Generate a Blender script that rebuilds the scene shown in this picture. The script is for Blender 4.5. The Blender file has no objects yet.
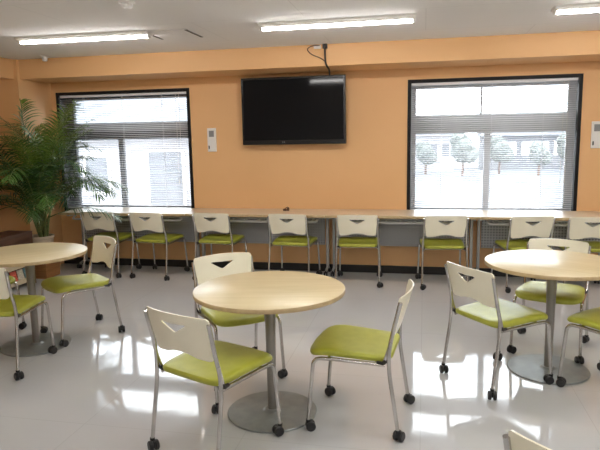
import bpy, bmesh, math, random
from mathutils import Vector, Matrix
PI = math.pi
random.seed(7)
sc = bpy.context.scene
COL = sc.collection

# ------------------------------------------------------------ materials
MATS = {}
def mat(name, col, rough=.5, metal=0.0, spec=.5, coat=0.0, **kw):
    m = bpy.data.materials.new(name); m.use_nodes = True
    b = m.node_tree.nodes['Principled BSDF']
    b.inputs['Base Color'].default_value = (*col, 1)
    b.inputs['Roughness'].default_value = rough
    b.inputs['Metallic'].default_value = metal
    b.inputs['Specular IOR Level'].default_value = spec
    if coat:
        b.inputs['Coat Weight'].default_value = coat
        b.inputs['Coat Roughness'].default_value = kw.get('coat_rough', .08)
    MATS[name] = m
    return m
def nodes(m): return m.node_tree.nodes, m.node_tree.links, m.node_tree.nodes['Principled BSDF']
def vary(m, c1, c2, scale=3, stretch=(1, 1, 1), detail=4, bump=0, bscale=60, lo=.35, hi=.65):
    n, l, b = nodes(m)
    tc = n.new('ShaderNodeTexCoord'); mp = n.new('ShaderNodeMapping'); mp.inputs['Scale'].default_value = stretch
    nz = n.new('ShaderNodeTexNoise'); nz.inputs['Scale'].default_value = scale; nz.inputs['Detail'].default_value = detail
    cr = n.new('ShaderNodeValToRGB')
    cr.color_ramp.elements[0].color = (*c1, 1); cr.color_ramp.elements[1].color = (*c2, 1)
    cr.color_ramp.elements[0].position = lo; cr.color_ramp.elements[1].position = hi
    l.new(tc.outputs['Object'], mp.inputs[0]); l.new(mp.outputs[0], nz.inputs[0]); l.new(nz.outputs[0], cr.inputs[0]); l.new(cr.outputs[0], b.inputs['Base Color'])
    if bump:
        nb = n.new('ShaderNodeTexNoise'); nb.inputs['Scale'].default_value = bscale; nb.inputs['Detail'].default_value = 3
        bp = n.new('ShaderNodeBump'); bp.inputs['Strength'].default_value = bump; bp.inputs['Distance'].default_value = .01
        l.new(mp.outputs[0], nb.inputs[0]); l.new(nb.outputs[0], bp.inputs['Height']); l.new(bp.outputs[0], b.inputs['Normal'])
    return m
vary(mat('wall_paint', (.8, .48, .25), .55, spec=.4), (.77, .455, .21), (.795, .475, .225), 1.2, bump=.08, bscale=90)
vary(mat('wall_white', (.75, .72, .68), .6), (.74, .71, .67), (.77, .74, .70), 1.2, bump=.08, bscale=90)
vary(mat('kick_black', (.012, .011, .011), .45), (.010, .009, .009), (.018, .016, .015), 8)
vary(mat('ceil', (.6, .58, .56), .9), (.86, .85, .84), (.88, .87, .86), .8, bump=.1, bscale=140)
vary(mat('black_frame', (.012, .011, .012), .5, spec=.2), (.010, .010, .011), (.016, .015, .016), 5)
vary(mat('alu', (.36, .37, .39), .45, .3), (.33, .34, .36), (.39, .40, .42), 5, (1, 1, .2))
vary(mat('alu_lit', (.62, .63, .65), .45, .2), (.59, .60, .62), (.65, .66, .68), 5, (1, 1, .2))  # right window aluminium, its lit look put into a paler colour
vary(mat('alu_backlit', (.07, .075, .085), .4, .3), (.06, .065, .075), (.085, .09, .10), 5)  # left window aluminium, backlit shade put into the dark colour
vary(mat('blind', (.78, .78, .80), .5), (.76, .76, .78), (.80, .80, .82), 3)
vary(mat('white_plastic', (.8, .78, .74), .35), (.78, .76, .72), (.82, .80, .77), 4)
vary(mat('back_plastic', (.87, .82, .67), .33, coat=.2), (.88, .83, .64), (.92, .87, .69), 5, bump=.03, bscale=300)
vary(mat('seat_vinyl', (.36, .40, .035), .42, coat=.15, coat_rough=.3), (.37, .385, .035), (.42, .435, .05), 14, bump=.12, bscale=260)
vary(mat('chrome', (.72, .70, .68), .17, 1), (.50, .485, .47), (.62, .60, .58), 9)
vary(mat('satin', (.30, .285, .26), .38, .75), (.28, .265, .24), (.33, .31, .285), 12, (1, 1, .1))
vary(mat('base_metal', (.33, .34, .34), .33, .25), (.22, .235, .232), (.27, .285, .28), 14)
vary(mat('rubber', (.014, .014, .015), .45), (.011, .011, .012), (.020, .020, .021), 20)
vary(mat('screen', (.006, .006, .007), .06, spec=.22), (.006, .006, .007), (.007, .007, .008), 2)
vary(mat('bezel', (.010, .010, .010), .25), (.008, .008, .009), (.013, .012, .012), 6)
vary(mat('edge_band', (.50, .37, .20), .4), (.47, .345, .18), (.53, .40, .22), 30, (1, 1, .2))
vary(mat('desk_leg', (.45, .46, .46), .4, .4), (.43, .44, .44), (.48, .49, .49), 9)
vary(mat('desk_rail', (.65, .66, .66), .3, .3), (.62, .63, .63), (.68, .69, .69), 9)
vary(mat('soil', (.04, .025, .015), .95), (.025, .016, .01), (.07, .045, .03), 40)
vary(mat('pot', (.62, .50, .36), .5), (.58, .46, .33), (.66, .54, .40), 6)
vary(mat('crate', (.34, .15, .05), .55), (.28, .12, .038), (.40, .18, .06), 4, (1, 1, 12))
vary(mat('dark_wood', (.09, .04, .022), .45), (.07, .03, .016), (.12, .055, .03), 6, (.5, 1, 8))
vary(mat('cream_board', (.62, .52, .36), .6), (.58, .48, .33), (.66, .56, .40), 5)
vary(mat('palm_leaf', (.05, .12, .02), .42, coat=.15), (.014, .06, .008), (.065, .15, .02), 5, lo=.3, hi=.7)
vary(mat('palm_leaf_light', (.1, .2, .04), .42, coat=.15), (.06, .14, .012), (.19, .28, .045), 5, lo=.3, hi=.7)
vary(mat('palm_leaf_dark', (.02, .07, .015), .42, coat=.15), (.012, .05, .012), (.04, .11, .02), 5, lo=.3, hi=.7)
vary(mat('palm_stem', (.13, .17, .04), .5), (.09, .13, .03), (.20, .22, .07), 14, (1, 1, 6))
vary(mat('cable', (.02, .012, .010), .5), (.015, .010, .009), (.03, .018, .014), 20)
vary(mat('grey_print', (.25, .25, .25), .5), (.23, .23, .23), (.27, .27, .27), 9)
vary(mat('slot', (.10, .095, .09), .7), (.08, .075, .07), (.12, .115, .11), 12)
vary(mat('facade', (.34, .34, .36), .8), (.31, .31, .33), (.38, .38, .40), 2)
vary(mat('facade_grey', (.13, .14, .16), .8), (.12, .13, .15), (.155, .165, .185), 2)
vary(mat('roof', (.16, .17, .19), .8), (.13, .14, .16), (.19, .20, .22), 3)
vary(mat('ground', (.5, .52, .55), .85), (.115, .13, .15), (.18, .195, .22), .35, (1, 3, 1))
vary(mat('bush', (.3, .33, .32), .9), (.09, .11, .10), (.22, .24, .24), 4)
vary(mat('glass_dark', (.05, .06, .07), .1), (.04, .05, .06), (.06, .07, .08), 1)
for i, c in enumerate([(.55, .10, .06), (.08, .25, .16), (.70, .62, .50), (.60, .30, .08), (.16, .30, .34), (.65, .42, .40)]):
    vary(mat('cover%d' % i, c, .35), c, tuple(min(1, v * 1.5 + .05) for v in c), 25, (1, 1, 3))

# light maple laminate with faint straight grain
def laminate(name, c1, c2, rot=0):
    m = mat(name, c1, .36, coat=.22, coat_rough=.2)
    n, l, b = nodes(m)
    tc = n.new('ShaderNodeTexCoord'); mp = n.new('ShaderNodeMapping'); mp.inputs['Scale'].default_value = (1.2, 16, 1); mp.inputs['Rotation'].default_value = (0, 0, rot)
    nz = n.new('ShaderNodeTexNoise'); nz.inputs['Scale'].default_value = 2.2; nz.inputs['Detail'].default_value = 6; nz.inputs['Distortion'].default_value = .4
    cr = n.new('ShaderNodeValToRGB'); cr.color_ramp.elements[0].color = (*c1, 1); cr.color_ramp.elements[1].color = (*c2, 1)
    cr.color_ramp.elements[0].position = .35; cr.color_ramp.elements[1].position = .68
    l.new(tc.outputs['Object'], mp.inputs[0]); l.new(mp.outputs[0], nz.inputs[0]); l.new(nz.outputs[0], cr.inputs[0]); l.new(cr.outputs[0], b.inputs['Base Color'])
laminate('maple', (.66, .55, .31), (.73, .62, .39), .25)
laminate('desk_top', (.66, .54, .38), (.72, .60, .44))

# polished light vinyl floor: broad tiles, faint joints, slightly wavy wax
def floor_mat():
    m = mat('floor_vinyl', (.6, .57, .55), .10, spec=.95)
    n, l, b = nodes(m)
    tc = n.new('ShaderNodeTexCoord')
    br = n.new('ShaderNodeTexBrick'); br.offset = 0; br.squash = 1
    br.inputs['Scale'].default_value = 1; br.inputs['Brick Width'].default_value = .9; br.inputs['Row Height'].default_value = .9
    br.inputs['Mortar Size'].default_value = .0022; br.inputs['Mortar Smooth'].default_value = .2
    br.inputs['Color1'].default_value = (.585, .59, .60, 1); br.inputs['Color2'].default_value = (.60, .605, .615, 1); br.inputs['Mortar'].default_value = (.51, .51, .515, 1)
    l.new(tc.outputs['Object'], br.inputs[0])
    nz = n.new('ShaderNodeTexNoise'); nz.inputs['Scale'].default_value = 1.4; nz.inputs['Detail'].default_value = 5
    l.new(tc.outputs['Object'], nz.inputs[0])
    cr = n.new('ShaderNodeValToRGB'); cr.color_ramp.elements[0].color = (.92, .92, .92, 1); cr.color_ramp.elements[1].color = (1, 1, 1, 1)
    l.new(nz.outputs[0], cr.inputs[0])
    mx = n.new('ShaderNodeMix'); mx.data_type = 'RGBA'; mx.blend_type = 'MULTIPLY'; mx.inputs[0].default_value = 1
    l.new(br.outputs[0], mx.inputs[6]); l.new(cr.outputs[0], mx.inputs[7]); l.new(mx.outputs[2], b.inputs['Base Color'])
    rr = n.new('ShaderNodeMapRange'); rr.inputs[3].default_value = .03; rr.inputs[4].default_value = .09
    l.new(nz.outputs[0], rr.inputs[0]); l.new(rr.outputs[0], b.inputs['Roughness'])
    wv = n.new('ShaderNodeTexNoise'); wv.inputs['Scale'].default_value = 5; wv.inputs['Detail'].default_value = 2
    l.new(tc.outputs['Object'], wv.inputs[0])
    bp = n.new('ShaderNodeBump'); bp.inputs['Strength'].default_value = .07; bp.inputs['Distance'].default_value = .01
    l.new(wv.outputs[0], bp.inputs['Height']); l.new(bp.outputs[0], b.inputs['Normal'])
floor_mat()
# ceiling boards with faint joints
def ceil_seams():
    m = MATS['ceil']; n, l, b = nodes(m)
    src = b.inputs['Base Color'].links[0].from_socket
    tc = n.new('ShaderNodeTexCoord'); br = n.new('ShaderNodeTexBrick'); br.offset = .5
    br.inputs['Scale'].default_value = 1; br.inputs['Brick Width'].default_value = 1.82; br.inputs['Row Height'].default_value = .91
    br.inputs['Mortar Size'].default_value = .003
    br.inputs['Color1'].default_value = (1, 1, 1, 1); br.inputs['Color2'].default_value = (1, 1, 1, 1); br.inputs['Mortar'].default_value = (.86, .86, .86, 1)
    l.new(tc.outputs['Object'], br.inputs[0])
    mx = n.new('ShaderNodeMix'); mx.data_type = 'RGBA'; mx.blend_type = 'MULTIPLY'; mx.inputs[0].default_value = 1
    l.new(src, mx.inputs[6]); l.new(br.outputs[0], mx.inputs[7]); l.new(mx.outputs[2], b.inputs['Base Color'])
ceil_seams()
# perforated modesty panel
def perf_mat():
    m = mat('perforated', (.2, .21, .22), .45, .3)
    n, l, b = nodes(m)
    tc = n.new('ShaderNodeTexCoord'); mp = n.new('ShaderNodeMapping'); mp.inputs['Scale'].default_value = (34, 1, 34)
    vo = n.new('ShaderNodeTexVoronoi'); vo.inputs['Scale'].default_value = 1; vo.inputs['Randomness'].default_value = 0
    cr = n.new('ShaderNodeValToRGB'); cr.color_ramp.interpolation = 'LINEAR'
    cr.color_ramp.elements[0].color = (.16, .165, .17, 1); cr.color_ramp.elements[0].position = .28
    cr.color_ramp.elements[1].color = (.40, .41, .42, 1); cr.color_ramp.elements[1].position = .36
    l.new(tc.outputs['Object'], mp.inputs[0]); l.new(mp.outputs[0], vo.inputs[0]); l.new(vo.outputs[0], cr.inputs[0]); l.new(cr.outputs[0], b.inputs['Base Color'])
perf_mat()
# window glass
def glass():
    m = bpy.data.materials.new('window_glass'); m.use_nodes = True; MATS['window_glass'] = m
    n, l = m.node_tree.nodes, m.node_tree.links
    n.remove(n['Principled BSDF'])
    t = n.new('ShaderNodeBsdfTransparent'); t.inputs[0].default_value = (.95, .97, .97, 1)
    g = n.new('ShaderNodeBsdfGlossy'); g.inputs['Roughness'].default_value = .02
    f = n.new('ShaderNodeFresnel'); f.inputs[0].default_value = 1.35
    mx = n.new('ShaderNodeMixShader')
    l.new(f.outputs[0], mx.inputs[0]); l.new(t.outputs[0], mx.inputs[1]); l.new(g.outputs[0], mx.inputs[2])
    l.new(mx.outputs[0], n['Material Output'].inputs[0])
glass()
def emit(name, col, s):
    m = bpy.data.materials.new(name); m.use_nodes = True; MATS[name] = m
    b = m.node_tree.nodes['Principled BSDF']; b.inputs['Base Color'].default_value = (.8, .8, .8, 1)
    b.inputs['Emission Color'].default_value = (*col, 1); b.inputs['Emission Strength'].default_value = s
emit('lamp_lens', (1, .965, .93), 30)

# ------------------------------------------------------------ mesh helpers
def link(name, bm, m, parent=None, smooth=False, loc=None):
    me = bpy.data.meshes.new(name)
    bmesh.ops.recalc_face_normals(bm, faces=bm.faces)
    bm.to_mesh(me); bm.free()
    ms = m if isinstance(m, (list, tuple)) else [m]
    for q in ms: me.materials.append(MATS[q])
    if smooth:
        me.set_sharp_from_angle(angle=math.radians(38)) if hasattr(me, 'set_sharp_from_angle') else None
        for p in me.polygons: p.use_smooth = True
        me.set_sharp_from_angle(angle=math.radians(38))
    o = bpy.data.objects.new(name, me); COL.objects.link(o)
    if parent: o.parent = parent
    if loc: o.location = loc
    return o
def box(bm, x0, x1, y0, y1, z0, z1, bev=0, mi=0, M=None):
    vs = [bm.verts.new((x, y, z)) for x in (x0, x1) for y in (y0, y1) for z in (z0, z1)]
    fs = [bm.faces.new([vs[i] for i in f]) for f in ((0, 1, 3, 2), (4, 6, 7, 5), (0, 4, 5, 1), (2, 3, 7, 6), (0, 2, 6, 4), (1, 5, 7, 3))]
    for f in fs: f.material_index = mi
    if bev:
        es = list({e for f in fs for e in f.edges})
        r = bmesh.ops.bevel(bm, geom=es, offset=bev, segments=2, affect='EDGES', profile=.6)
        vs = list({v for f in r['faces'] for v in f.verts} | {v for v in vs if v.is_valid})
        for f in r['faces']: f.material_index = mi
    if M is not None: bmesh.ops.transform(bm, matrix=M, verts=vs)
    return vs
def tube(bm, pts, r, seg=10, mi=0, caps=True):
    pts = [Vector(p) for p in pts]
    rs = r if isinstance(r, (list, tuple)) else [r] * len(pts)
    t0 = (pts[1] - pts[0]).normalized()
    up = Vector((0, 0, 1)) if abs(t0.z) < .9 else Vector((1, 0, 0))
    a = t0.cross(up).normalized(); rings = []
    for i, p in enumerate(pts):
        if i == 0: t = t0
        elif i == len(pts) - 1: t = (pts[i] - pts[i - 1]).normalized()
        else: t = ((pts[i] - pts[i - 1]).normalized() + (pts[i + 1] - pts[i]).normalized()).normalized()
        a = (a - t * a.dot(t)).normalized(); b = t.cross(a)
        rings.append([bm.verts.new(p + (a * math.cos(2 * PI * k / seg) + b * math.sin(2 * PI * k / seg)) * rs[i]) for k in range(seg)])
    for i in range(len(rings) - 1):
        for k in range(seg):
            f = bm.faces.new((rings[i][k], rings[i][(k + 1) % seg], rings[i + 1][(k + 1) % seg], rings[i + 1][k])); f.material_index = mi
    if caps:
        for q in (rings[0], rings[-1]):
            f = bm.faces.new(q); f.material_index = mi
def fillet(pts, r, n=5):
    pts = [Vector(p) for p in pts]; out = [pts[0]]
    for i in range(1, len(pts) - 1):
        a, b, c = pts[i - 1], pts[i], pts[i + 1]
        d1 = (a - b); d2 = (c - b); rr = min(r, d1.length * .45, d2.length * .45)
        p, q = b + d1.normalized() * rr, b + d2.normalized() * rr
        for k in range(n + 1):
            t = k / n; out.append(p * (1 - t) ** 2 + b * 2 * t * (1 - t) + q * t * t)
    out.append(pts[-1]); return out
def lathe(bm, prof, seg=48, c=(0, 0), sx=1, sy=1, mi=0):
    rings = []
    for r, z in prof:
        if r < 1e-6: rings.append([bm.verts.new((c[0], c[1], z))])
        else: rings.append([bm.verts.new((c[0] + r * sx * math.cos(2 * PI * k / seg), c[1] + r * sy * math.sin(2 * PI * k / seg), z)) for k in range(seg)])
    for a, b in zip(rings, rings[1:]):
        for k in range(seg):
            k2 = (k + 1) % seg
            if len(a) == 1 and len(b) == 1: continue
            if len(a) == 1: f = bm.faces.new((a[0], b[k2], b[k]))
            elif len(b) == 1: f = bm.faces.new((a[k], a[k2], b[0]))
            else: f = bm.faces.new((a[k], a[k2], b[k2], b[k]))
            f.material_index = mi
def empty(name, label=None, cat=None, loc=(0, 0, 0), rz=0, group=None):
    o = bpy.data.objects.new(name, None); COL.objects.link(o); o.empty_display_size = .1
    o.location = loc; o.rotation_euler = (0, 0, rz)
    tag(o, label, cat, group); return o
def tag(o, label=None, cat=None, group=None, kind=None):
    if label: o['label'] = label
    if cat: o['category'] = cat
    if group: o['group'] = group
    if kind: o['kind'] = kind
    return o
def copy_tree(o, parent=None):
    c = o.copy(); COL.objects.link(c)
    if parent: c.parent = parent
    for ch in list(o.children): copy_tree(ch, c)
    return c
def B(): return bmesh.new()

# ------------------------------------------------------------ dimensions
D = 6.526; CEIL = 2.446; BEAM_Y = 5.965; BEAM_Z = 2.235
XL, XR, YB = -4.86, 4.2, -1.7
TH = .30
WIN = [(-4.395, -2.669), (-.180, 1.561)]
WZ0, WZ1 = .665, 2.119

# ------------------------------------------------------------ shell
bm = B(); box(bm, XL - TH, XR + TH, YB - TH, D + TH, -.12, 0); tag(link('floor', bm, 'floor_vinyl'), kind='structure')
bm = B(); box(bm, XL - TH, XR + TH, YB - TH, D + TH, CEIL, CEIL + .15); tag(link('ceiling', bm, 'ceil'), kind='structure')
bm = B()
xs = [XL - TH, WIN[0][0], WIN[0][1], WIN[1][0], WIN[1][1], XR + TH]
for i in range(5):
    if i % 2 == 0: box(bm, xs[i], xs[i + 1], D, D + TH, 0, CEIL)
    else:
        box(bm, xs[i], xs[i + 1], D, D + TH, 0, WZ0); box(bm, xs[i], xs[i + 1], D, D + TH, WZ1, CEIL)
tag(link('wall_back', bm, 'wall_paint'), kind='structure')
bm = B(); box(bm, XL - TH, XL, YB, D, 0, CEIL); tag(link('wall_left', bm, 'wall_paint'), kind='structure')
bm = B(); box(bm, XR, XR + TH, YB, D, 0, CEIL); tag(link('wall_right', bm, 'wall_white'), kind='structure')
bm = B(); box(bm, XL, XR, YB - TH, YB, 0, CEIL); tag(link('wall_front', bm, 'wall_white'), kind='structure')
bm = B(); box(bm, -4.50, XR, BEAM_Y, D, BEAM_Z, CEIL); tag(link('trim_1', bm, 'wall_paint'), 'orange painted beam across the top of the window wall', kind='structure')
bm = B(); box(bm, XL, -4.50, YB, BEAM_Y - .035, BEAM_Z, CEIL); tag(link('trim_2', bm, 'wall_paint'), 'orange painted beam along the top of the left wall', kind='structure')
bm = B(); box(bm, XL, -4.46, BEAM_Y - .035, D, 0, CEIL); tag(link('trim_3', bm, 'wall_paint'), 'orange corner pillar behind the palm', kind='structure')
bm = B(); box(bm, -4.455, XR, D - .012, D, 0, .085); tag(link('baseboard_back', bm, 'kick_black'), kind='structure')
bm = B(); box(bm, XL, XL + .012, YB, BEAM_Y - .04, 0, .085); tag(link('baseboard_left', bm, 'kick_black'), kind='structure')

# ------------------------------------------------------------ windows
GY = D + .23
for i, (x0, x1) in enumerate(WIN):
    w = empty('window_%d' % (i + 1), loc=(0, 0, 0)); tag(w, kind='structure')
    bm = B(); t = .036; y0, y1 = D - .012, D + .06
    box(bm, x0, x0 + t, y0, y1, WZ0, WZ1, .002); box(bm, x1 - t, x1, y0, y1, WZ0, WZ1, .002)
    box(bm, x0 + t, x1 - t, y0, y1, WZ1 - t, WZ1, .002); box(bm, x0 + t, x1 - t, y0, y1, WZ0, WZ0 + t, .002)
    link('window_casing', bm, 'black_frame', w)
    bm = B()
    box(bm, x0 + .001, x0 + .012, D + .06, GY + .05, WZ0 + .001, WZ1 - .001); box(bm, x1 - .012, x1 - .001, D + .06, GY + .05, WZ0 + .001, WZ1 - .001)
    box(bm, x0 + .012, x1 - .012, D + .06, GY + .05, WZ1 - .012, WZ1 - .001); box(bm, x0 + .012, x1 - .012, D + .06, GY + .05, WZ0 + .001, WZ0 + .012)
    link('window_reveal', bm, 'alu_backlit' if i == 0 else 'alu_lit', w)
    bm = B(); s = .075; a, b = x0 + .012, x1 - .012; z0, z1 = WZ0 + .012, WZ1 - .012
    box(bm, a, a + s, GY - .03, GY + .03, z0, z1, .004); box(bm, b - s, b, GY - .03, GY + .03, z0, z1, .004)
    box(bm, a + s, b - s, GY - .03, GY + .03, z1 - s, z1, .004); box(bm, a + s, b - s, GY - .03, GY + .03, z0, z0 + .05, .004)
    link('window_frame', bm, 'alu_backlit' if i == 0 else 'alu_lit', w)
    bm = B(); box(bm, a + s, b - s, GY - .03, GY + .03, 1.64, 1.75, .004); link('transom', bm, 'alu' if i == 0 else 'alu_lit', w)
    bm = B(); box(bm, a + s, b - s, GY - .045, GY + .03, 1.545, 1.64, .004); link('transom_rail', bm, 'alu_backlit' if i == 0 else 'alu_lit', w)
    mx = -3.69 if i == 0 else .672
    bm = B(); box(bm, mx - .032, mx + .032, GY - .025, GY + .025, z0 + .05, 1.545, .004); link('mullion', bm, 'alu_backlit' if i == 0 else 'alu_lit', w)
    if i == 1:
        bm = B(); box(bm, .59, .612, GY - .02, GY + .02, 1.75, z1 - s, .003); link('mullion', bm, 'alu_lit', w)
    bm = B(); box(bm, a + s, b - s, GY - .003, GY + .003, 1.75, z1 - s); link('pane', bm, 'window_glass', w)
    bm = B(); box(bm, a + s, mx - .032, GY - .003, GY + .003, z0 + .05, 1.545); link('pane', bm, 'window_glass', w)
    bm = B(); box(bm, mx + .032, b - s, GY + .004, GY + .010, z0 + .05, 1.545); link('pane', bm, 'window_glass', w)

    # venetian blind hanging inside the casing
    bl = empty('venetian_blind', ['white open venetian blind in the left window behind the palm', 'white open venetian blind in the right window beside the television'][i], 'blind', ((x0 + x1) / 2, D + .015, WZ0 + .04), group='open venetian blinds')
    hw = (x1 - x0) / 2 - t - .008; H = WZ1 - t - (WZ0 + .04)
    bm = B(); box(bm, -hw, hw, -.014, .014, H - .028, H - .002, .002); link('headrail', bm, 'blind', bl)
    bm = B(); n = 62; pitch = (H - .05) / n; ang = math.radians(16)
    for k in range(n):
        z = .018 + k * pitch; prev = None
        for j in range(4):
            u = (j / 3 - .5) * .024; crown = .0016 * (1 - (2 * j / 3 - 1) ** 2)
            yy = u * math.cos(ang); zz = z + u * math.sin(ang) + crown
            q = [bm.verts.new((-hw, yy, zz)), bm.verts.new((hw, yy, zz))]
            if prev: bm.faces.new((prev[0], prev[1], q[1], q[0]))
            prev = q
    sl = link('slats', bm, 'blind', bl, smooth=True)
    sm = sl.modifiers.new('thick', 'SOLIDIFY'); sm.thickness = .0009
    bm = B(); box(bm, -hw, hw, -.011, .011, 0, .012, .002); link('bottom_rail', bm, 'blind', bl)
    for cx in (-hw * .62, 0, hw * .62):
        bm = B(); tube(bm, [(cx, -.013, .008), (cx, -.013, H - .02)], .0016, 5); tube(bm, [(cx, .013, .008), (cx, .013, H - .02)], .0012, 5); link('ladder_cord', bm, 'blind', bl)
    for cx in (hw - .13, hw - .09):
        bm = B(); tube(bm, [(cx, -.02, .35), (cx, -.02, H - .02)], .0022, 6); tube(bm, [(cx, -.02, .31), (cx, -.02, .35)], [.006, .004], 6); link('pull_cord', bm, 'white_plastic', bl)

# ------------------------------------------------------------ ceiling lamps
def make_lamp():
    t = empty('ceiling_lamp', None, 'ceiling lamp')
    bm = B(); L = .60; w = .085
    # shallow housing with sloped flanks, hanging under the ceiling (z = 0 is the ceiling)
    prof = [(-w, 0), (-w, -.012), (-.038, -.030), (.038, -.030), (w, -.012), (w, 0)]
    ra = [bm.verts.new((-L - .02, y, z)) for y, z in prof]; rb = [bm.verts.new((L + .02, y, z)) for y, z in prof]
    for k in range(6): bm.faces.new((ra[k], ra[(k + 1) % 6], rb[(k + 1) % 6], rb[k]))
    bm.faces.new(ra); bm.faces.new(rb)
    link('housing', bm, 'white_plastic', t)
    bm = B(); ra = []; rb = []
    for k in range(13):
        a = PI * k / 12; y = -.027 * math.cos(a); z = -.030 - .020 * math.sin(a)
        ra.append(bm.verts.new((-L, y, z))); rb.append(bm.verts.new((L, y, z)))
    for k in range(12): bm.faces.new((ra[k], ra[k + 1], rb[k + 1], rb[k]))
    bm.faces.new(ra); bm.faces.new(rb); bm.faces.new((ra[0], rb[0], rb[12], ra[12]))
    link('lens', bm, 'lamp_lens', t, smooth=True)
    for s in (-1, 1):
        bm = B(); box(bm, min(s * L, s * (L + .016)), max(s * L, s * (L + .016)), -.030, .030, -.052, -.029, .003); link('end_cap', bm, 'white_plastic', t)
    return t
lamp0 = make_lamp()
LX = [-2.92, -.70, 1.54]
lab = {0: 'long lit strip lamp on the ceiling above the palm and left window', 1: 'long lit strip lamp on the ceiling in front of the television', 2: 'long lit strip lamp on the ceiling at the top right corner'}
first = True
for r, y in enumerate((4.80, 2.35, -.10)):  # rearmost row is out of view, added to brighten the foreground
    for c, x in enumerate(LX + [3.4]):
        if c == 3 and r == 0 or c == 0 and r: continue
        o = lamp0 if first else copy_tree(lamp0); first = False
        if r == 1: x -= .68
        o.location = (x, y, CEIL); o.rotation_euler = (0, 0, math.radians(1.5 if r == 0 and c == 0 else 0))
        if r == 0: o['label'] = lab[c]; o['group'] = 'strip lamps near the window wall'
        else: o['label'] = 'unseen lit strip lamp nearer the camera, rearmost row added as fill light'; o['group'] = 'strip lamps behind the view'

# ceiling fittings
t = empty('smoke_detector', 'small round white smoke detector at the top edge of the ceiling', 'smoke detector', (-1.944, 3.74, CEIL))
bm = B(); lathe(bm, [(0, 0), (.055, 0), (.055, -.012), (.05, -.018), (0, -.018)], 32); link('detector_base', bm, 'white_plastic', t, True)
bm = B(); lathe(bm, [(0, -.018), (.038, -.018), (.036, -.036), (.026, -.044), (0, -.045)], 32); link('detector_head', bm, 'white_plastic', t, True)
t = empty('ceiling_sensor', 'small white domed sensor on the ceiling beside the corner beam', 'sensor', (-4.01, 5.80, CEIL))
bm = B(); lathe(bm, [(0, 0), (.05, 0), (.05, -.008), (.04, -.012), (0, -.012)], 28); link('sensor_plate', bm, 'white_plastic', t, True)
bm = B(); lathe(bm, [(0, -.012), (.028, -.012), (.028, -.045), (.02, -.055), (0, -.057)], 28); link('sensor_head', bm, 'white_plastic', t, True)
t = empty('ceiling_panel', 'flush square ceiling panel with two narrow slots beside left strip lamp', 'vent', (-2.16, 4.98, CEIL))
bm = B(); box(bm, -.20, .20, -.22, .22, -.006, 0, .002); link('cover_panel', bm, 'ceil', t)
for s in (-1, 1):
    bm = B(); box(bm, s * .19 - .012, s * .19 + .012, -.19, .19, -.0085, -.006, .001); link('slot', bm, 'slot', t)

# ------------------------------------------------------------ television
t = empty('television', 'large black flat screen television mounted high on the orange wall', 'television', (-1.42, D, 1.455)); TV = t
TVM = Matrix.Translation((0, -.10, 0)) @ Matrix.Rotation(math.radians(.7), 4, 'X')
W2, HH = .585, .735
bm = B(); box(bm, -W2, W2, -.02, .035, 0, HH, .006, M=TVM); link('cabinet', bm, 'bezel', t)
bm = B(); box(bm, -W2 + .022, W2 - .022, -.0225, -.0198, .05, HH - .022, M=TVM); link('screen', bm, 'screen', t)
bm = B()
for x in (-.048, -.028): box(bm, -.075 + x, -.075 + x + .006, -.0222, -.0198, .018, .036, M=TVM)
link('emblem', bm, 'grey_print', t)
bm = B()
for x in (-.2, .2): box(bm, x - .02, x + .02, -.055, -.002, .1, .6, .003)
box(bm, -.3, .3, -.03, -.001, .33, .42, .003); link('wall_bracket', bm, 'bezel', t)
# cable and outlet
t = empty('ceiling_outlet', 'small pale cable outlet where the beam meets the ceiling', 'outlet', (-1.055, BEAM_Y, 2.415))
bm = B(); box(bm, -.035, .035, -.03, 0, -.012, .022, .004); link('outlet_box', bm, 'white_plastic', t)
bm = B()
pts = [(-.978, BEAM_Y - .02, CEIL - .002), (-.980, BEAM_Y - .022, 2.36), (-.975, BEAM_Y - .02, 2.26), (-.962, BEAM_Y - .01, BEAM_Z - .005), (-.965, BEAM_Y + .15, 2.215), (-1.005, D - .13, 2.205), (-1.015, D - .085, 2.17)]
tube(bm, fillet(pts, .06, 5), .009, 8)
pts = [(-1.03, BEAM_Y - .03, 2.43), (-1.10, BEAM_Y - .03, 2.435), (-1.17, BEAM_Y - .015, 2.405), (-1.12, BEAM_Y - .012, 2.35), (-1.02, BEAM_Y - .014, 2.31), (-.984, BEAM_Y - .02, 2.28)]
tube(bm, fillet(pts, .06, 5), .0045, 8)
box(bm, -1.0, -.955, BEAM_Y - .05, BEAM_Y - .004, 2.40, CEIL - .002, .004)
tag(link('television_cable', bm, 'cable', smooth=True), 'dark looped cable hanging from the ceiling to the top of the television', 'cable')
# wall controllers
for nm, x, z0, z1, lb in (('wall_panel', -2.412, 1.385, 1.655, 'tall white control panel on the wall right of the left window'), ('wall_panel', 1.715, 1.37, 1.64, 'tall white control panel on the wall right of the right window')):
    t = empty(nm, lb, 'wall panel', (x, D, (z0 + z1) / 2), group='white wall control panels'); h = (z1 - z0) / 2
    bm = B(); box(bm, -.052, .052, -.022, 0, -h, h, .004); link('panel_body', bm, 'white_plastic', t)
    bm = B(); box(bm, -.030, .030, -.0245, -.0215, h - .10, h - .03); link('display', bm, 'grey_print', t)
    bm = B(); box(bm, -.04, -.028, -.026, -.0215, -h + .03, -h + .07, .001); link('button', bm, 'bezel', t)

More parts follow.
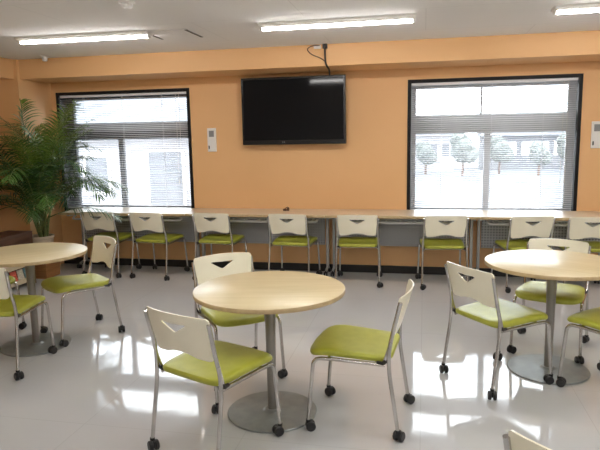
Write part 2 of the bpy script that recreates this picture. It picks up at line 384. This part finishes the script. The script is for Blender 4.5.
# ------------------------------------------------------------ desks along the wall
def make_desk():
    t = empty('folding_desk', None, 'desk', group='desks joined along the window wall')
    W = 1.558; d0, d1 = 5.99 - D, -.004; hw = W / 2 - .002; zt = .722
    bm = B(); box(bm, -hw, hw, d0, d1, zt - .028, zt, .003, 0)
    top = link('desk_top', bm, 'desk_top', t)
    bm = B(); box(bm, -hw + .001, hw - .001, d0 - .0025, d0 + .001, zt - .026, zt - .003, .001); link('edge_band', bm, 'edge_band', top)
    for s in (-1, 1):
        x = s * (hw - .035)
        bm = B(); box(bm, x - .014, x + .014, -.125, -.075, .07, zt - .028, .004); leg = link('leg', bm, 'desk_leg', t)
        bm = B(); tube(bm, fillet([(x, -.245, .040), (x, -.20, .062), (x, -.10, .078), (x, -.03, .05)], .05, 4), [.013] * 14 if False else .014, 8); link('foot', bm, 'desk_leg', leg, True)
        for yy in (-.245, -.045):
            bm = B()
            for q in (-1, 1):
                vs = len(bm.verts)
                tube(bm, [(x + q * .006, yy, .0245), (x + q * .019, yy, .0245)], .0235, 16)
            tube(bm, [(x, yy, .03), (x, yy, .06)], .007, 8)
            link('caster', bm, 'rubber', leg, True)
        bm = B(); box(bm, x - .02, x + .02, -.40, -.06, zt - .062, zt - .0285, .004); link('folding_bracket', bm, 'desk_leg', leg)
    bm = B(); box(bm, -hw + .06, hw - .06, -.118, -.112, .33, .625, .001); box(bm, -hw + .06, hw - .06, -.120, -.108, .618, .632, .002); link('modesty_panel', bm, 'perforated', t)
    bm = B(); a = hw - .10
    tube(bm, fillet([(-a, -.30, .69), (-a, -.42, .632), (a, -.42, .632), (a, -.30, .69)], .035, 5), .011, 8)
    tube(bm, fillet([(-a, -.20, .69), (-a, -.18, .632), (a, -.18, .632), (a, -.20, .69)], .03, 5), .006, 8)
    for k in range(9):
        xx = -a * .9 + k * a * .225; tube(bm, [(xx, -.42, .632), (xx, -.18, .632)], .004, 6)
    link('under_shelf_rail', bm, 'desk_rail', t, True)
    return t
desk0 = make_desk()
DL = ['wall desk below the left window, beside the palm', 'wall desk directly below the television, left part of the plain wall', 'wall desk below the left half of the right window', 'wall desk at the right end below the right window']
for k in range(4):
    o = desk0 if k == 0 else copy_tree(desk0)
    o.location = (-4.13 + 1.558 * (k + .5), D, 0)
    o['label'] = 'light wood topped ' + DL[k]
bm = B()
box(bm, -.035, .005, -.012, .012, 0, .022, .004); box(bm, .008, .034, -.010, .014, 0, .034, .005); tube(bm, [(-.02, 0, .02), (.012, 0, .042), (.03, 0, .034)], .005, 6)
o = link('desk_ornament', bm, 'dark_wood'); o.location = (-1.50, 6.33, .722)
tag(o, 'tiny dark object left on the wall desk below the television', 'ornament')

# ------------------------------------------------------------ chairs
def surf(u, z):   # backrest surface: u sideways, z height -> y
    return -.205 - (z - .50) * .30 + 1.15 * u * u * (.5 + 1.2 * (z - .5))
def make_chair():
    t = empty('stacking_chair', None, 'chair')
    # --- seat: padded vinyl with a waterfall front lip
    bm = B(); N = 56; rings = []
    def plan(a):
        c, s = math.cos(a), math.sin(a); e = .30
        x = math.copysign(abs(c) ** e, c); y = math.copysign(abs(s) ** e, s)
        hw = .212 + .012 * y
        return x * hw, .015 + y * .215 + (.022 * (1 - x * x) if y > 0 else 0) * abs(y)
    def drop(x, y):
        f = max(0, y - .09); z = -1.15 * f * f + .055 * y - .006
        z += -.010 * (1 - (x / .22) ** 2) * max(0, 1 - ((y - .0) / .2) ** 2)
        r = max(0, -y - .14); return z + .9 * r * r * 3
    for sc_, z in [(0, .414), (.5, .414), (.93, .416), (.982, .420), (1, .430), (.997, .440), (.975, .448), (.93, .453), (.8, .456), (.55, .457), (.3, .457), (0, .457)]:
        if sc_ == 0:
            x, y = 0, .015; rings.append([bm.verts.new((x, y, z + drop(x, y)))]); continue
        rr = []
        for k in range(N):
            x, y = plan(2 * PI * k / N); x *= sc_; y = .015 + (y - .015) * sc_
            rr.append(bm.verts.new((x, y, z + drop(x, y))))
        rings.append(rr)
    for a, b in zip(rings, rings[1:]):
        for k in range(N):
            k2 = (k + 1) % N
            if len(a) == 1: bm.faces.new((a[0], b[k2], b[k]))
            elif len(b) == 1: bm.faces.new((a[k], a[k2], b[0]))
            else: bm.faces.new((a[k], a[k2], b[k2], b[k]))
    seat = link('seat', bm, 'seat_vinyl', t, True)
    # --- backrest shell with triangular grip hole
    bm = B(); M_ = 72
    hc = Vector((0, .680))
    tri = [(-.078, .692), (-.074, .698), (0, .6945), (.074, .698), (.078, .692), (.012, .654), (0, .650), (-.012, .654)]
    out = [(-.176, .526), (-.186, .539), (-.205, .720), (-.203, .733), (-.193, .741), (-.10, .746), (0, .748), (.10, .746), (.193, .741), (.203, .733), (.205, .720), (.186, .539), (.176, .526), (.163, .523), (.10, .529), (.05, .545), (0, .550), (-.05, .545), (-.10, .529), (-.163, .523)]
    def hit(poly, a):
        d = Vector((math.cos(a), math.sin(a))); best = None
        for i in range(len(poly)):
            p = Vector(poly[i]) - hc; q = Vector(poly[(i + 1) % len(poly)]) - hc; e = q - p
            den = d.x * e.y - d.y * e.x
            if abs(den) < 1e-9: continue
            s = (p.x * e.y - p.y * e.x) / den; w = (p.x * d.y - p.y * d.x) / den
            if s > 0 and -1e-6 <= w <= 1 + 1e-6 and (best is None or s < best): best = s
        return hc + d * best
    angs = sorted([2 * PI * k / M_ for k in range(M_)] + [math.atan2(p[1] - hc.y, p[0]) % (2 * PI) for p in out + tri])
    aa = [angs[0]]
    for a in angs[1:]:
        if a - aa[-1] > .012: aa.append(a)
    n = len(aa); L = 7; fr = []; bk = []
    for j in range(L):
        s = j / (L - 1); r1 = []; r2 = []
        for a in aa:
            p = hit(tri, a); q = hit(out, a); w = p.lerp(q, s)
            y = surf(w.x, w.y); r1.append(bm.verts.new((w.x, y + .004, w.y))); r2.append(bm.verts.new((w.x, y - .004, w.y)))
        fr.append(r1); bk.append(r2)
    for R_ in (fr, bk):
        for j in range(L - 1):
            for k in range(n): bm.faces.new((R_[j][k], R_[j][(k + 1) % n], R_[j + 1][(k + 1) % n], R_[j + 1][k]))
    for j in (0, L - 1):
        for k in range(n): bm.faces.new((fr[j][k], fr[j][(k + 1) % n], bk[j][(k + 1) % n], bk[j][k]))
    back = link('backrest', bm, 'back_plastic', t, True, (0, 0, .005))
    # --- frame: four legs, each side's tubes joined under the seat
    legs = []
    r = .0105
    for s in (-1, 1):
        bm = B(); tube(bm, fillet([(s * .222, .235, .050), (s * .212, .205, .398), (s * .208, .11, .400), (s * .205, -.165, .392)], .045, 6), r, 10)
        legs.append((link('leg', bm, 'chrome', t, True), (s * .222, .235)))
        bm = B(); tube(bm, fillet([(s * .222, -.235, .050), (s * .216, -.188, .36), (s * .214, -.186, .47), (s * .2045, surf(.19, .56) - .004, .56), (s * .2085, surf(.203, .722) - .006, .722)], .05, 6), [r] * 27 if False else r, 10)
        legs.append((link('leg', bm, 'chrome', t, True), (s * .222, -.235)))
    for i, (lg, (cx, cy)) in enumerate(legs):
        a = [.4, 1.2, -.5, .9][i]
        M = Matrix.Translation((cx, cy, 0)) @ Matrix.Rotation(a, 4, 'Z')
        bm = B()
        for q in (-1, 1):
            prof = [(0, q * .005), (.022, q * .005), (.0262, q * .009), (.0262, q * .021), (.022, q * .025), (.008, q * .0255), (0, q * .0255)]
            rings = []
            for rr, xx in prof:
                if rr == 0: rings.append([bm.verts.new((xx, -.012, .0262))])
                else: rings.append([bm.verts.new((xx, -.012 + rr * math.cos(2 * PI * k / 18), .0262 + rr * math.sin(2 * PI * k / 18))) for k in range(18)])
            for A_, B_ in zip(rings, rings[1:]):
                for k in range(18):
                    k2 = (k + 1) % 18
                    if len(A_) == 1: bm.faces.new((A_[0], B_[k], B_[k2]))
                    elif len(B_) == 1: bm.faces.new((A_[k], A_[k2], B_[0]))
                    else: bm.faces.new((A_[k], A_[k2], B_[k2], B_[k]))
        tube(bm, [(0, 0, .036), (0, 0, .062)], [.011, .013], 12)
        box(bm, -.0045, .0045, -.030, .008, .020, .050, .002)
        bmesh.ops.transform(bm, matrix=M, verts=bm.verts)
        link('caster', bm, 'rubber', lg, True)
    # cross tubes and the black arm brackets at the rear corners of the seat
    for yy in (-.12, .13):
        bm = B(); tube(bm, [(-.207, yy, .396), (.207, yy, .396)], .009, 10); link('stretcher', bm, 'chrome', t, True)
    for s in (-1, 1):
        bm = B(); tube(bm, fillet([(s * .212, -.196, .515), (s * .210, -.176, .45), (s * .206, -.158, .400), (s * .200, -.12, .398)], .03, 5), .0095, 8); ab = link('arm_bracket', bm, 'chrome', t, True)
        bm = B(); tube(bm, [(s * .208, -.172, .420), (s * .205, -.155, .400), (s * .201, -.125, .398)], .0125, 8); link('bracket_sleeve', bm, 'rubber', ab, True)
    return t
chair0 = make_chair()
used = [False]
def chair(cx, cy, f, label, group):
    o = copy_tree(chair0) if used[0] else chair0; used[0] = True
    o.location = (cx, cy, 0); o.rotation_euler = (0, 0, math.atan2(-f[0], f[1]))
    o['label'] = label; o['group'] = group; return o
GC, GL, GR, GD = 'chairs around the centre round table', 'chairs around the left round table', 'chairs around the right round table', 'chairs tucked along the wall desks'
chair(-1.012, 2.648, (.40, .917), 'cream backed green chair seen from behind at front left of the centre table', GC)
chair(-1.183, 3.53, (.625, -.78), 'cream backed green chair on the far side of the centre round table', GC)
chair(-.326, 3.047, (-.996, .085), 'green chair right of the centre round table, seen side on facing left', GC)
chair(-2.683, 4.087, (-.59, -.807), 'green chair at right of the left round table, facing the table and camera', GL)
chair(-2.825, 3.385, (-.12, .99), 'green chair cut by the left photo edge, nearest camera at the left table', GL)
chair(-3.50, 3.93, (1, -.18), 'chair left of the left round table, only one black caster in view', GL)
chair(.463, 3.712, (.80, .60), 'green chair left of the right round table, its cream back to the camera', GR)
chair(.90, 4.318, (-.32, -.947), 'green chair behind the right round table, cream back beyond the tabletop', GR)
chair(1.15, 3.634, (-.69, .725), 'green chair at the right photo edge, seat pulled up to the right table', GR)
chair(.540, 1.632, (.6, .8), 'nearest chair, only the top corner of its back showing at the bottom edge', 'chair at the bottom edge')
row = [(-3.565, 6.13, (.05, 1), 'leftmost green chair tucked at the wall desks, beside the palm'),
       (-2.945, 6.10, (.12, .99), 'second wall desk chair from the left, below the right half of the left window'),
       (-2.21, 6.12, (.07, 1), 'third wall desk chair from the left, below the wall panel'),
       (-1.365, 6.10, (.08, 1), 'fourth wall desk chair from the left, below the television'),
       (-.665, 6.09, (-.05, 1), 'fifth wall desk chair from the left, between the television and right window'),
       (.195, 6.09, (-.10, .995), 'sixth wall desk chair from the left, below the left half of right window'),
       (.975, 6.11, (-.20, .966), 'seventh wall desk chair from the left, behind the right round table'),
       (1.54, 6.09, (-.04, 1), 'eighth wall desk chair from the left, at the right photo edge')]
for x, y, f, lb in row: chair(x, y, f, lb, GD)

# ------------------------------------------------------------ round tables
def make_table():
    t = empty('round_table', None, 'table', group='round pedestal tables')
    bm = B(); R = .415
    lathe(bm, [(0, .720), (R - .004, .720), (R - .0015, .7185)], 96, mi=0)
    lathe(bm, [(R - .0015, .7185), (R, .715), (R, .700), (R - .002, .696), (R - .02, .695), (0, .695)], 96, mi=1)
    bmesh.ops.remove_doubles(bm, verts=bm.verts, dist=1e-5)
    link('tabletop', bm, ['maple', 'edge_band'], t, True)
    bm = B(); lathe(bm, [(.0245, .016), (.0245, .05), (.026, .25), (.029, .5), (.033, .60), (.041, .655), (.060, .682), (.075, .690), (.10, .6925), (.10, .6948), (0, .6948)], 32); link('column', bm, 'satin', t, True)
    bm = B(); lathe(bm, [(0, 0), (.250, 0), (.2525, .003), (.2525, .008), (.249, .011), (.06, .014), (.045, .016), (.036, .024), (0, .024)], 72); link('base_plate', bm, 'base_metal', t, True)
    return t
tb = make_table()
for k, (x, y, rz, lb) in enumerate([(-.82, 3.019, .2, 'light wood round table with grey disc base in the centre of the room'),
                                    (.812, 3.906, -.5, 'light wood round table on the right with bright window glare on its top'),
                                    (-2.876, 3.777, .9, 'light wood round table cut by the left photo edge')]):
    o = tb if k == 0 else copy_tree(tb)
    o.location = (x, y, 0); o.rotation_euler = (0, 0, rz); o['label'] = lb

# ------------------------------------------------------------ palm
PX, PY = -4.27, 5.84
t = empty('potted_palm', 'tall bushy green palm in a pot beside the left window', 'plant', (PX, PY, 0))
bm = B()
def sq(bm, prof, mi=0):
    rings = []
    for w, z in prof:
        rings.append([bm.verts.new((sx * w, sy * w, z)) for sx, sy in ((-1, -1), (1, -1), (1, 1), (-1, 1))])
    for a, b in zip(rings, rings[1:]):
        for k in range(4): bm.faces.new((a[k], a[(k + 1) % 4], b[(k + 1) % 4], b[k]))
    bm.faces.new(rings[0]); bm.faces.new(rings[-1])
sq(bm, [(.125, 0), (.135, .27), (.128, .27), (.120, .05)]); link('planter_box', bm, 'crate', t)
bm = B(); lathe(bm, [(0, .06), (.085, .06), (.118, .27), (.135, .44), (.145, .45), (.145, .475), (.128, .475), (.122, .43), (0, .43)], 40); link('pot', bm, 'pot', t, True)
bm = B(); lathe(bm, [(0, .445), (.06, .442), (.124, .438), (.124, .425), (0, .425)], 30); link('soil', bm, 'soil', t, True)
bm = B()
stems = []
for k in range(9):
    a = k * 2.4; r = .010 + .025 * (k % 3) / 2; bx, by = .035 + r * math.cos(a), r * math.sin(a)
    lean = .08 + .06 * (k % 2); top = (bx + lean * math.cos(a), by + lean * math.sin(a), .80 + .05 * (k % 4)); stems.append((a, top))
    tube(bm, [(bx, by, .42), ((bx + top[0]) / 2 - .01 * math.cos(a), (by + top[1]) / 2, .66), top], [.017, .013, .009], 8)
link('stem', bm, 'palm_stem', t, True)
def frond(az, el, length, droop, base, nl=30, ll=.29):
    """arched rachis; az heading, el starting elevation, leaflets in a V on both sides"""
    bm = B(); pts = []; p = Vector(base); n = 26; e = el
    for i in range(n + 1):
        pts.append(p.copy())
        ee = el - droop * (i / n) ** 1.6
        d = Vector((math.cos(az) * math.cos(ee), math.sin(az) * math.cos(ee), math.sin(ee)))
        p = p + d * (length / n)
        if PX + p.x < -4.44 and PY + p.y > 5.90: p.x = -4.44 - PX
        if PX + p.x < -4.80: p.x = -4.80 - PX
        if PY + p.y > 6.47: p.y = 6.47 - PY
    tube(bm, pts, [.0065 * (1 - .8 * i / n) + .001 for i in range(n + 1)], 6, mi=1)
    for j in range(nl):
        s = .26 + .74 * (j + .5) / nl; f = s * n; i = min(int(f), n - 1); c = pts[i].lerp(pts[i + 1], f - i)
        tg = (pts[i + 1] - pts[i]).normalized()
        if tg.length < .5: continue
        side = tg.cross(Vector((0, 0, 1)))
        side = side.normalized() if side.length > .05 else Vector((math.sin(az), -math.cos(az), 0))
        up = side.cross(tg).normalized()
        sz = ll * (math.sin(PI * (.16 + .80 * (s - .26) / .74)) ** .7) * random.uniform(.86, 1.1)
        for q in (-1, 1):
            fwd = .75 + .7 * (s - .26) + random.uniform(-.08, .08)
            d = (side * q + tg * fwd + up * random.uniform(.10, .75)).normalized()
            w = .0066 * random.uniform(.85, 1.2); prev = None; g = Vector((0, 0, -1)); m = 4
            wd = d.cross(up).normalized(); pos = c.copy()
            for k in range(m + 1):
                u = k / m; ww = w * (.45, 1, .95, .62, .05)[k]
                dd = (d + g * (.75 * u)).normalized()
                if k: pos = pos + dd * (sz / m)
                if PY + pos.y > 6.485: pos.y = 6.485 - PY
                if PX + pos.x < -4.83: pos.x = -4.83 - PX
                if PX + pos.x < -4.45 and PY + pos.y > 5.90: pos.x = -4.445 - PX
                a_ = bm.verts.new(pos + wd * ww); b_ = bm.verts.new(pos - wd * ww)
                if prev: bm.faces.new((prev[0], prev[1], b_, a_))
                prev = (a_, b_)
    link('frond', bm, [('palm_leaf', 'palm_leaf_light', 'palm_leaf_dark')[len(t.children) % 3], 'palm_stem'], t, True)
R_ = math.radians
FR = []
for k in range(50):
    az = k * 2.39996 + .3
    ring = k % 3
    el = (R_(83), R_(72), R_(58))[ring] + random.uniform(-.08, .08)
    ln = (1.26, 1.18, 1.05)[ring] * random.uniform(.85, 1.1)
    dr = (R_(62), R_(95), R_(118))[ring] * random.uniform(.85, 1.1)
    FR.append((az, el, ln, dr))
FR += [(R_(8), R_(52), 1.15, R_(95)), (R_(-4), R_(38), 1.05, R_(80)), (R_(-15), R_(60), 1.15, R_(110)), (R_(2), R_(22), .92, R_(62)), (R_(178), R_(50), .95, R_(90)), (R_(225), R_(55), 1.05, R_(95)), (R_(200), R_(35), .9, R_(80))]
for k, (az, el, ln, dr) in enumerate(FR):
    a, top = stems[k % 9]
    h = .15 + .85 * random.random()
    frond(az, el, ln, dr, (top[0] * h, top[1] * h, .46 + (top[2] - .46) * h), nl=int(16 + 9 * ln))

# ------------------------------------------------------------ magazine rack
t = empty('magazine_rack', 'low dark brown rack of magazines behind the left round table', 'rack', (-4.30, 5.20, 0), PI / 2)
bm = B(); box(bm, -.34, .34, -.15, .15, .555, .58, .003); box(bm, -.34, .34, .135, .15, .02, .556, .002); link('rack_top', bm, 'dark_wood', t)
for s in (-1, 1):
    bm = B(); box(bm, s * .33 - .01, s * .33 + .01, -.15, .136, 0, .556, .002); link('side_panel', bm, 'dark_wood', t)
bm = B(); box(bm, -.32, .32, -.15, -.138, .385, .556, .002); link('front_board', bm, 'dark_wood', t)
for z in (.05, .22):
    bm = B(); box(bm, -.32, .32, -.145, .135, z - .008, z + .008, .002); box(bm, -.32, .32, -.15, -.142, z, z + .045, .002); link('shelf', bm, 'cream_board', t)
LBM = ['red', 'dark green', 'pale cream', 'orange', 'teal', 'pink']
for si, z in enumerate((.05, .22)):
    wh = ['bottom', 'upper'][si]
    for k in range(6):
        x = -.265 + k * .105; i = (k * 2 + si) % 6
        M = Matrix.Translation((x, -.125, z + .0085)) @ Matrix.Rotation(R_(-14), 4, 'X')
        bm = B(); hgt = .135; box(bm, -.045, .045, 0, .006, 0, hgt, .001); box(bm, -.043, .044, .0055, .010, .001, hgt - .002, 0)
        bmesh.ops.transform(bm, matrix=M, verts=bm.verts)
        o = link('magazine', bm, 'cover%d' % i); o.location = (-4.30, 5.20, 0); o.rotation_euler = (0, 0, PI / 2)
        tag(o, '%s magazine on the %s shelf of the rack, number %s from the right' % (LBM[i], wh, ['six', 'five', 'four', 'three', 'two', 'one'][k]), 'magazine', 'magazines in the low rack')

# ------------------------------------------------------------ outside
bm = B(); box(bm, -60, 60, D + .4, 140, -3.6, -3.5); tag(link('ground', bm, 'ground'), kind='structure')
def house(name, label, x0, x1, y0, y1, zt, wall, wins, rf=True, group=None):
    h = empty(name, label, 'building', ((x0 + x1) / 2, (y0 + y1) / 2, -3.5), group=group)
    ox, oy, oz = h.location
    bm = B(); box(bm, x0 - ox, x1 - ox, y0 - oy, y1 - oy, 0, zt + 3.5); link('wall', bm, wall, h)
    if rf:
        bm = B(); cx = (y0 + y1) / 2 - oy; z = zt + 3.5; e = .35
        a = [bm.verts.new(v) for v in ((x0 - ox - e, y0 - oy - e, z), (x0 - ox - e, y1 - oy + e, z), (x0 - ox - e, cx, z + 1.1))]
        b = [bm.verts.new(v) for v in ((x1 - ox + e, y0 - oy - e, z), (x1 - ox + e, y1 - oy + e, z), (x1 - ox + e, cx, z + 1.1))]
        bm.faces.new(a); bm.faces.new(b)
        for k in range(3): bm.faces.new((a[k], a[(k + 1) % 3], b[(k + 1) % 3], b[k]))
        link('roof', bm, 'roof', h)
    for (wx0, wx1, wz0, wz1, kind) in wins:
        bm = B(); y = y0 - oy
        box(bm, wx0 - ox - .06, wx1 - ox + .06, y - .05, y, wz0 + 3.5 - .06, wz1 + 3.5 + .06, .01); wf = link('house_window', bm, 'white_plastic', h)
        bm = B(); box(bm, wx0 - ox, wx1 - ox, y - .065, y - .045, wz0 + 3.5, wz1 + 3.5); link('pane', bm, kind, wf)
    return h
house('neighbour_house', 'pale grey house wall with shuttered window outside the left window', -10.5, -3.4, 12.5, 17, 1.55, 'facade',
      [(-6.15, -5.35, -.2, 1.25, 'facade_grey'), (-7.75, -7.2, .35, 1.15, 'facade_grey'), (-4.6, -4.0, .3, 1.1, 'facade_grey')], True)
house('distant_building', 'low white building far away outside the right window, left of its mullion', -3.0, 4.0, 84, 92, 1.4, 'facade',
      [(-2.4 + k * 1.6, -1.4 + k * 1.6, -1.4, .4, 'facade_grey') for k in range(4)], True)
house('distant_building', 'grey building far away outside the right window, right of its mullion', 8.0, 20.0, 86, 92, 1.2, 'facade_grey',
      [(9 + k * 2.1, 10.3 + k * 2.1, -1.4, .3, 'white_plastic') for k in range(5)], True)
def tree(x, y, h, label):
    t = empty('garden_tree', label, 'tree', (x, y, -3.5), group='trees across the yard')
    bm = B(); tube(bm, [(0, 0, 0), (.05, .03, h * .35), (0, .06, h * .6)], [.16, .12, .06], 8); link('trunk', bm, 'dark_wood', t, True)
    bm = B()
    for k in range(7):
        a = k * 2.4; r = h * .16 * (k % 3) / 2
        c = Matrix.Translation((r * math.cos(a), r * math.sin(a), h * (.5 + .07 * (k % 5)))) @ Matrix.Scale(h * .2, 4)
        g = bmesh.ops.create_icosphere(bm, subdivisions=3, radius=1, matrix=c)
        for v in g['verts']: v.co += Vector((random.uniform(-1, 1), random.uniform(-1, 1), random.uniform(-1, 1))) * h * .022
    link('crown', bm, 'bush', t)
TW = ['tallest dull green tree across the yard, left of right window mullion', 'small dull green tree near the left edge of the right window', 'dull green tree across the yard just right of the right window mullion', 'low dull green tree across the yard, right half of the right window', 'dull green tree beyond the right edge of the right window']
for k, (x, y, h) in enumerate([(4.6, 74, 5.4), (.2, 78, 4.4), (9.2, 77, 5.0), (13.5, 75, 4.2), (17.5, 78, 5.2)]):
    tree(x, y, h, TW[k])

# ------------------------------------------------------------ sky and light
w = bpy.data.worlds.new('World'); sc.world = w; w.use_nodes = True
n, l = w.node_tree.nodes, w.node_tree.links
bg = n['Background']
tc = n.new('ShaderNodeTexCoord'); nz = n.new('ShaderNodeTexNoise'); nz.inputs['Scale'].default_value = 2.5; nz.inputs['Detail'].default_value = 4
cr = n.new('ShaderNodeValToRGB'); cr.color_ramp.elements[0].color = (.80, .88, 1, 1); cr.color_ramp.elements[1].color = (1, 1, 1, 1)
cr.color_ramp.elements[0].position = .35; cr.color_ramp.elements[1].position = .6
l.new(tc.outputs['Generated'], nz.inputs[0]); l.new(nz.outputs[0], cr.inputs[0]); l.new(cr.outputs[0], bg.inputs[0])
bg.inputs[1].default_value = 4.2

# ------------------------------------------------------------ camera
F_PX = 585.6
cam = bpy.data.cameras.new('camera'); co = bpy.data.objects.new('camera', cam); COL.objects.link(co)
cam.sensor_width = 36; cam.sensor_fit = 'HORIZONTAL'; cam.lens = F_PX * 36 / 600; cam.clip_start = .02; cam.clip_end = 400
yaw, pitch, roll = .2095, .1486, -.0177
Fv = Vector((-math.sin(yaw) * math.cos(pitch), math.cos(yaw) * math.cos(pitch), -math.sin(pitch)))
R0 = Vector((math.cos(yaw), math.sin(yaw), 0)); U0 = R0.cross(Fv)
Rv = R0 * math.cos(roll) + U0 * math.sin(roll); Uv = -R0 * math.sin(roll) + U0 * math.cos(roll)
Mx = Matrix((Rv, Uv, -Fv)).transposed().to_4x4(); Mx.translation = (0, 0, 1.532)
co.matrix_world = Mx
sc.camera = co
vs = sc.view_settings
sc.display_settings.display_device = 'sRGB'
vs.view_transform = 'Standard'; vs.look = 'None'; vs.gamma = 1; vs.use_curve_mapping = False; vs.exposure = 1.1
